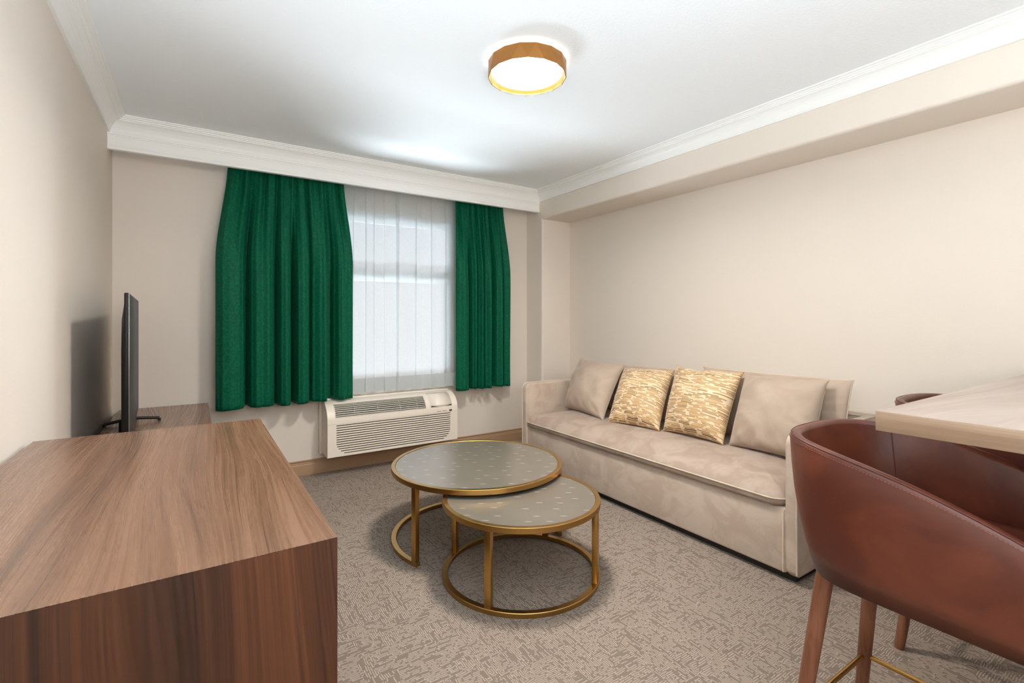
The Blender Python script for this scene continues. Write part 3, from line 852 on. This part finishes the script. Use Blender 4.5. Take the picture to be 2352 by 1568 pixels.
# ------------------------------------------------------------------ stools
def rimz(y):
    t = (y+.3)/.6
    return .935-.018*(1-t)-.139*(1-t)**2
def uplan(t, a, b, L, n):
    """t 0..1 from front left round the back to front right -> (x, y)"""
    arm = .26
    if t < arm: return -a, -L+(L)*(t/arm)
    if t > 1-arm: return a, -L*((t-(1-arm))/arm)
    th = PI-PI*(t-arm)/(1-2*arm); c, s = math.cos(th), math.sin(th)
    return a*math.copysign(abs(c)**(2/n), c), b*abs(s)**(2/n)
def make_stool(label):
    t = thing('bar_stool', label, 'stool', (0, 0, 0), 'leather bar stools')
    NT_, ZB = 160, .597
    # shell: closed cross-section swept round the U: outer wall up, rounded rim, inner wall down
    NSEC = 13; vs = []; fs = []; rim_path = []; st_path = []; in_seam = []
    for i in range(NT_+1):
        q = i/NT_
        xb, yb = uplan(q, .259, .232, .270, 3.8); xt, yt = uplan(q, .268, .318, .285, 2.8)
        zt = rimz(yt)
        th = .030
        # inward direction
        x2, y2 = uplan(min(1, q+.004), .268, .318, .285, 2.8); x1, y1 = uplan(max(0, q-.004), .268, .318, .285, 2.8)
        tg = Vector((x2-x1, y2-y1)).normalized(); inn = Vector((tg.y, -tg.x))
        sec = []
        for k in range(6):
            h = k/5.0; e = h**.8
            bulge = .010*math.sin(PI*h)
            x = xb+(xt-xb)*e-inn.x*bulge; y = yb+(yt-yb)*e-inn.y*bulge
            sec.append((x, y, ZB+(zt-.014-ZB)*h))
        for k in range(1, 5):
            a = PI-PI*k/5; sec.append((xt+inn.x*(th/2+th/2*math.cos(a)), yt+inn.y*(th/2+th/2*math.cos(a)), zt-.014+.014*math.sin(a)))
        for k in range(3):
            h = 1-k/2*.9; e = h**.8
            sec.append((xb+(xt-xb)*e+inn.x*th, yb+(yt-yb)*e+inn.y*th, ZB+(zt-.014-ZB)*h))
        vs += sec; S = len(sec)
        rim_path.append((xt+inn.x*.003, yt+inn.y*.003, zt-.003)); 
        st_path.append(Vector((xt-inn.x*.0012+(xb-xt)*.10*0, yt-inn.y*.0012, zt-.0135)))
    for i in range(NT_):
        for k in range(S):
            l = (k+1) % S; fs.append((i*S+k, (i+1)*S+k, (i+1)*S+l, i*S+l))
    fs.append(tuple(range(S))); fs.append(tuple(NT_*S+k for k in range(S))[::-1])
    sh = mesh('shell', vs, fs, M_LEATHER, t, True)
    MB().tube(rim_path, .0012, 6).build('rim_seam', M_SEAM, sh, smooth=True)
    # stitching: short thread dashes under the rim
    sb = MB(); acc = 0.0; k = 0
    fine = []
    for a, b in zip(st_path, st_path[1:]):
        m_ = max(2, int((b-a).length/.0008))
        for j in range(m_): fine.append(a+(b-a)*j/m_)
    last = fine[0]; start = fine[0]; on = True; acc = 0
    for p in fine[1:]:
        acc += (p-last).length; last = p
        if acc > (.0036 if on else .0026):
            if on: sb.tube([start, p], .0007, 4)
            on = not on; acc = 0; start = p
    sb.build('stitching', M_STITCH, sh)
    # inner seams where back meets arms
    for q in (.335, .665):
        i = int(q*NT_); pts = [Vector(vs[i*S+k]) for k in (9, 10, 11, 12)]
        nn = Vector((-pts[2].x, -.05-pts[2].y, 0)).normalized()
        MB().tube([p+nn*.0005 for p in pts], .0016, 6).build('back_seam', M_SEAM, sh, smooth=True)
    # underside and seat pad
    out = [uplan(i/60, .259, .232, .270, 3.8) for i in range(61)]
    v = [(x*.99, y*.99, ZB+.001) for x, y in out]+[(x*.99, y*.99, ZB+.03) for x, y in out]; n = 61
    MB().add(v, [tuple(range(n))[::-1], tuple(range(n, 2*n))]+[(i, (i+1) % n, n+(i+1) % n, n+i) for i in range(n)]).build('seat_base', M_LEATHER, t)
    ins = [uplan(i/60, .230, .205, .272, 3.4) for i in range(61)]
    rings = [(1.0, ZB+.03), (1.0, ZB+.085), (.97, ZB+.105), (.9, ZB+.115), (.7, ZB+.12)]
    v = [(x*s, y*s, z) for s, z in rings for x, y in ins]
    f = [(j*n+i, j*n+(i+1) % n, (j+1)*n+(i+1) % n, (j+1)*n+i) for j in range(len(rings)-1) for i in range(n)]
    f += [tuple(range(n))[::-1], tuple((len(rings)-1)*n+i for i in range(n))]
    MB().add(v, f).build('seat', M_LEATHER, t, smooth=True, angle=50)
    # legs
    top = {}
    for sx in (-1, 1):
        for sy in (-1, 1):
            a = Vector((sx*.148, .195 if sy > 0 else -.195, ZB+.02)); b = Vector((sx*.213, .262 if sy > 0 else -.250, 0))
            MB().tube([a, a+(b-a)*.5, a+(b-a)*.97, b], .02, 16, taper=[.0215, .0195, .0165, .0145]).build('leg', M_LEG, t, smooth=True, angle=60)
            top[(sx, sy)] = a+(b-a)*((ZB+.02-.200)/(ZB+.02))
    # footrest: brass bar bent round the outside of the legs
    P = []
    order = [(-1, -1), (-1, 1), (1, 1), (1, -1)]
    for k, key in enumerate(order):
        p = top[key]; pv = top[order[k-1]]; nx = top[order[(k+1) % 4]]
        P.append(p+(pv-p).normalized()*.012); P.append(p+Vector((0, 0, 0))); P.append(p+(nx-p).normalized()*.012)
    fr_ = MB(); fr_.tube(P, .0075, 10, closed=True); fr_.build('footrest', M_BRASS, t, smooth=True, angle=60)
    return t
st1 = make_stool('brown leather bar stool in front, its near shell and legs in view')
st1.location = (1.563, .423, 0)
def dup(root, loc, label):
    r = root.copy(); COL.objects.link(r); r.location = loc; r['label'] = label
    for ch in list(root.children):
        c = ch.copy(); COL.objects.link(c); c.parent = r
        for g2 in ch.children:
            d_ = g2.copy(); COL.objects.link(d_); d_.parent = c
    return r
dup(st1, (2.450, .470, 0), 'brown leather bar stool mostly hidden behind the pale counter top')

# ------------------------------------------------------------------ light
W = bpy.data.worlds.new('overcast'); sc.world = W; W.use_nodes = True
nt = W.node_tree; nt.nodes.clear()
o_ = nt.nodes.new('ShaderNodeOutputWorld'); b_ = nt.nodes.new('ShaderNodeBackground')
tcw = nt.nodes.new('ShaderNodeTexCoord'); sp = nt.nodes.new('ShaderNodeSeparateXYZ'); rp = nt.nodes.new('ShaderNodeValToRGB')
nt.links.new(tcw.outputs['Generated'], sp.inputs[0]); nt.links.new(sp.outputs[2], rp.inputs[0])
e = rp.color_ramp.elements; e[0].position = .0; e[0].color = (.90, .87, .86, 1); e[1].position = .35; e[1].color = (.86, .93, 1.0, 1)
nt.links.new(rp.outputs[0], b_.inputs[0]); b_.inputs[1].default_value = .72
nt.links.new(b_.outputs[0], o_.inputs[0])

def area(name, loc, rot, sx, sy, energy, color, portal=False):
    L = bpy.data.lights.new(name, 'AREA'); L.shape = 'RECTANGLE'; L.size = sx; L.size_y = sy; L.energy = energy; L.color = color
    o = bpy.data.objects.new(name, L); COL.objects.link(o); o.location = loc; o.rotation_euler = rot
    if portal: L.cycles.is_portal = True
    return o
area('window_portal', ((WX0+WX1)/2, YW+.22, (WZ0+WZ1)/2), (rd(-90), 0, 0), WX1-WX0, WZ1-WZ0, 1, (1, 1, 1), True)
L = bpy.data.lights.new('lamp_light', 'AREA'); L.shape = 'DISK'; L.size = .33; L.energy = 32; L.color = (1.0, .95, .88); L.spread = rd(160)
o = bpy.data.objects.new('lamp_light', L); COL.objects.link(o); o.location = (1.371, 1.955, ZC-.0705)
# unseen fill lights added behind the camera to brighten walls and ceiling
area('rear_fill', (1.3, -3.2, 2.0), (rd(82), 0, 0), 1.8, .9, 42, (1.0, .97, .92))
area('upward_fill', (.1, -.5, 1.0), (rd(180), 0, 0), .9, 1.5, 108, (.76, .90, 1.0))
# daylight boosted by unseen area lights added outside, one to the side, one low
def aim(o, p): o.rotation_euler = (Vector(p)-Vector(o.location)).to_track_quat('-Z', 'Y').to_euler()
aim(area('sky_fill', (5.6, 6.6, 2.9), (0, 0, 0), 3.2, 3.2, 2100, (.82, .93, 1.0)), (.3, 3.0, 1.1))
aim(area('ground_fill', (1.4, 8.2, -2.4), (0, 0, 0), 7.0, 3.0, 2900, (.82, .93, 1.0)), (1.4, 3.6, 2.2))

# ------------------------------------------------------------------ camera
cam = bpy.data.cameras.new('camera'); co_ = bpy.data.objects.new('camera', cam); COL.objects.link(co_)
co_.location = (0, 0, 1.25); co_.rotation_euler = (rd(90), 0, rd(-33.25))
cam.sensor_width = 36; cam.lens = 1112.4/2352*36; cam.shift_y = -(784-731.5)/2352; cam.clip_start = .02
sc.camera = co_
sc.view_settings.view_transform = 'Standard'; sc.view_settings.look = 'None'
sc.view_settings.exposure = 0.34; sc.view_settings.gamma = 1.0; sc.view_settings.use_curve_mapping = False
sc.cycles.use_denoising = True
sc.cycles.max_bounces = 14; sc.cycles.diffuse_bounces = 8; sc.cycles.glossy_bounces = 5; sc.cycles.transparent_max_bounces = 24; sc.cycles.transmission_bounces = 10
sc.cycles.sample_clamp_indirect = 6; sc.cycles.caustics_reflective = False; sc.cycles.caustics_refractive = False
